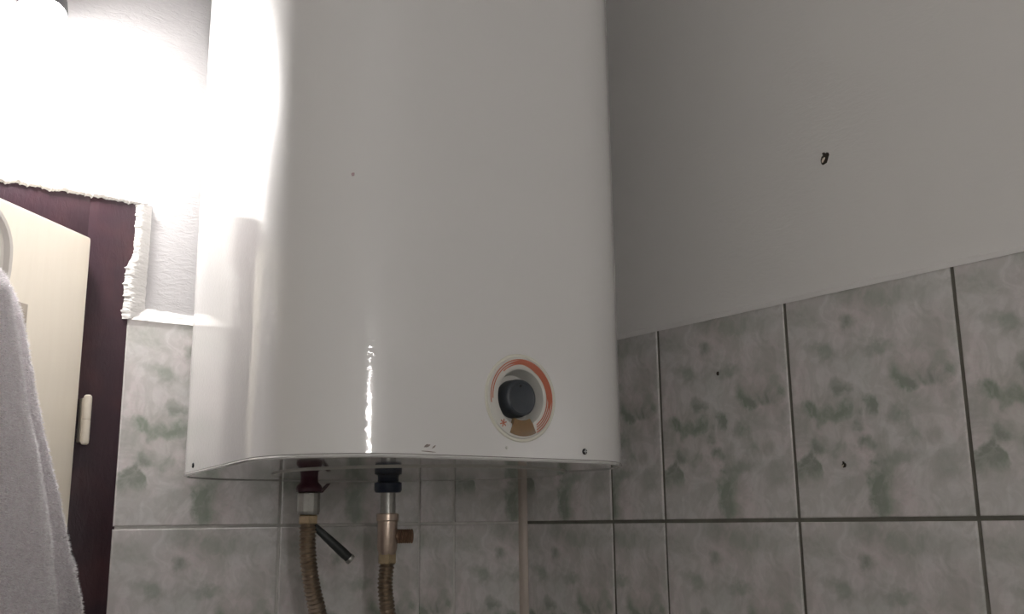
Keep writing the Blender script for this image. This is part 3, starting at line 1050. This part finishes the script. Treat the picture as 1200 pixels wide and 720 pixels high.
bm = bmesh.new(); add_hex(bm, K_(COLDX, PY, -.0320), ZD, .0108, .0125)
o = obj('hose_nut', bm, M['brass'], cold); o['label'] = 'aged brass hose nut'
path = catmull([K_(COLDX, PY, -.044), K_(-.3095, PY, -.0689), K_(-.3045, PY + .002, -.1005), K_(-.290, PY + .02, -.16), K_(-.275, PY + .06, -.25),
                K_(-.27, -.035, -.34), K_(-.27, -.012, -.36)], 70)
obj('hose', corrugated(path, .0084), M['steel_hose'], cold, True)
# wall valves the hoses end in
for x, nm, lab in ((-.35, 'wall_elbow', 'brass wall elbow feeding the hose with the black lever'), (-.27, 'wall_elbow', 'brass wall elbow feeding the hose with the safety valve')):
    bm = bmesh.new()
    add_lathe(bm, [(.022, 0), (.022, .002), (.013, .004), (.0125, .024), (.010, .026)], 20, Vector((0, 0, 0)), Vector((0, -1, 0)))
    e = obj(nm, bm, M['brass'], None, True, loc=(x, -.0002, EYE - .36))
    tag(e, lab, 'pipe fitting')

# ================================================================== LAMP above the door
LX, LY, LZ = -.711, -.064, EYE + .5615          # rim where dome meets housing
lamp = tag(empty('wall_lamp', (LX, LY, LZ)), 'lit bulb in a grey socket on the wall above the door', 'lamp')
AX = Vector((-.12, -.30, -1)).normalized()
bm = bmesh.new()
add_lathe(bm, [(.0205, -.0005), (.0252, .0035), (.0260, .0030), (.0262, -.003), (.0240, -.016), (.0195, -.030), (.0195, -.062), (.0170, -.070), (.008, -.074)], 32, Vector((0, 0, 0)), AX)
obj('socket', bm, M['socket'], lamp, True)
bm = bmesh.new()
R_ = .0240
prof = [(.0242, 0)] + [(R_ * 1.0 * math.cos(math.radians(t)), .004 + R_ * 1.05 * math.sin(math.radians(t))) for t in range(0, 90, 9)] + [(0, .004 + R_ * 1.05)]
add_lathe(bm, prof, 32, Vector((0, 0, 0)), AX, cap=False)
o = obj('bulb', bm, M['bulb'], lamp, True); o['label'] = 'glowing frosted bulb dome'
bm = bmesh.new()
add_sweep(bm, catmull([AX * -.070, AX * -.085 + Vector((0, .01, .004)), Vector((.004, .05, .096)), Vector((.004, -LY + .006, .098))], 16), [.0075] * 17, 12)
obj('arm', bm, M['lamp_body'], lamp, True)
bm = bmesh.new()
add_lathe(bm, [(.038, 0), (.038, .006), (.030, .014), (.012, .018)], 32, Vector((.004, -LY + .0098, .098)), Vector((0, -1, 0)))
obj('wall_plate', bm, M['lamp_body'], lamp, True)

# ================================================================== tube lamp on the wall behind the camera
TX, TY, TZ0, TZ1 = -1.18, RY0 + .06, EYE + .08, EYE + .40
tl = tag(empty('tube_lamp', (TX, RY0, TZ0)), 'upright tubular wall lamp on the wall opposite the water heater', 'lamp')
bm = bmesh.new(); add_lathe(bm, [(.026, 0), (.028, .004), (.028, TZ1 - TZ0 - .004), (.026, TZ1 - TZ0)], 20, Vector((0, .06, 0)))
obj('tube', bm, M['tube'], tl, True)
for z in (-.028, TZ1 - TZ0):
    bm = bmesh.new()
    add_lathe(bm, [(.020, 0), (.031, .003), (.031, .025), (.026, .028)], 24, Vector((0, .06, z)))
    add_box(bm, -.010, .010, .0, .040, z + .006, z + .022, .002)
    obj('end_cap', bm, M['lamp_body'], tl, True)
bm = bmesh.new(); add_box(bm, -.03, .03, 0, .012, -.04, TZ1 - TZ0 + .04, .003)
obj('back_plate', bm, M['lamp_body'], tl, True)
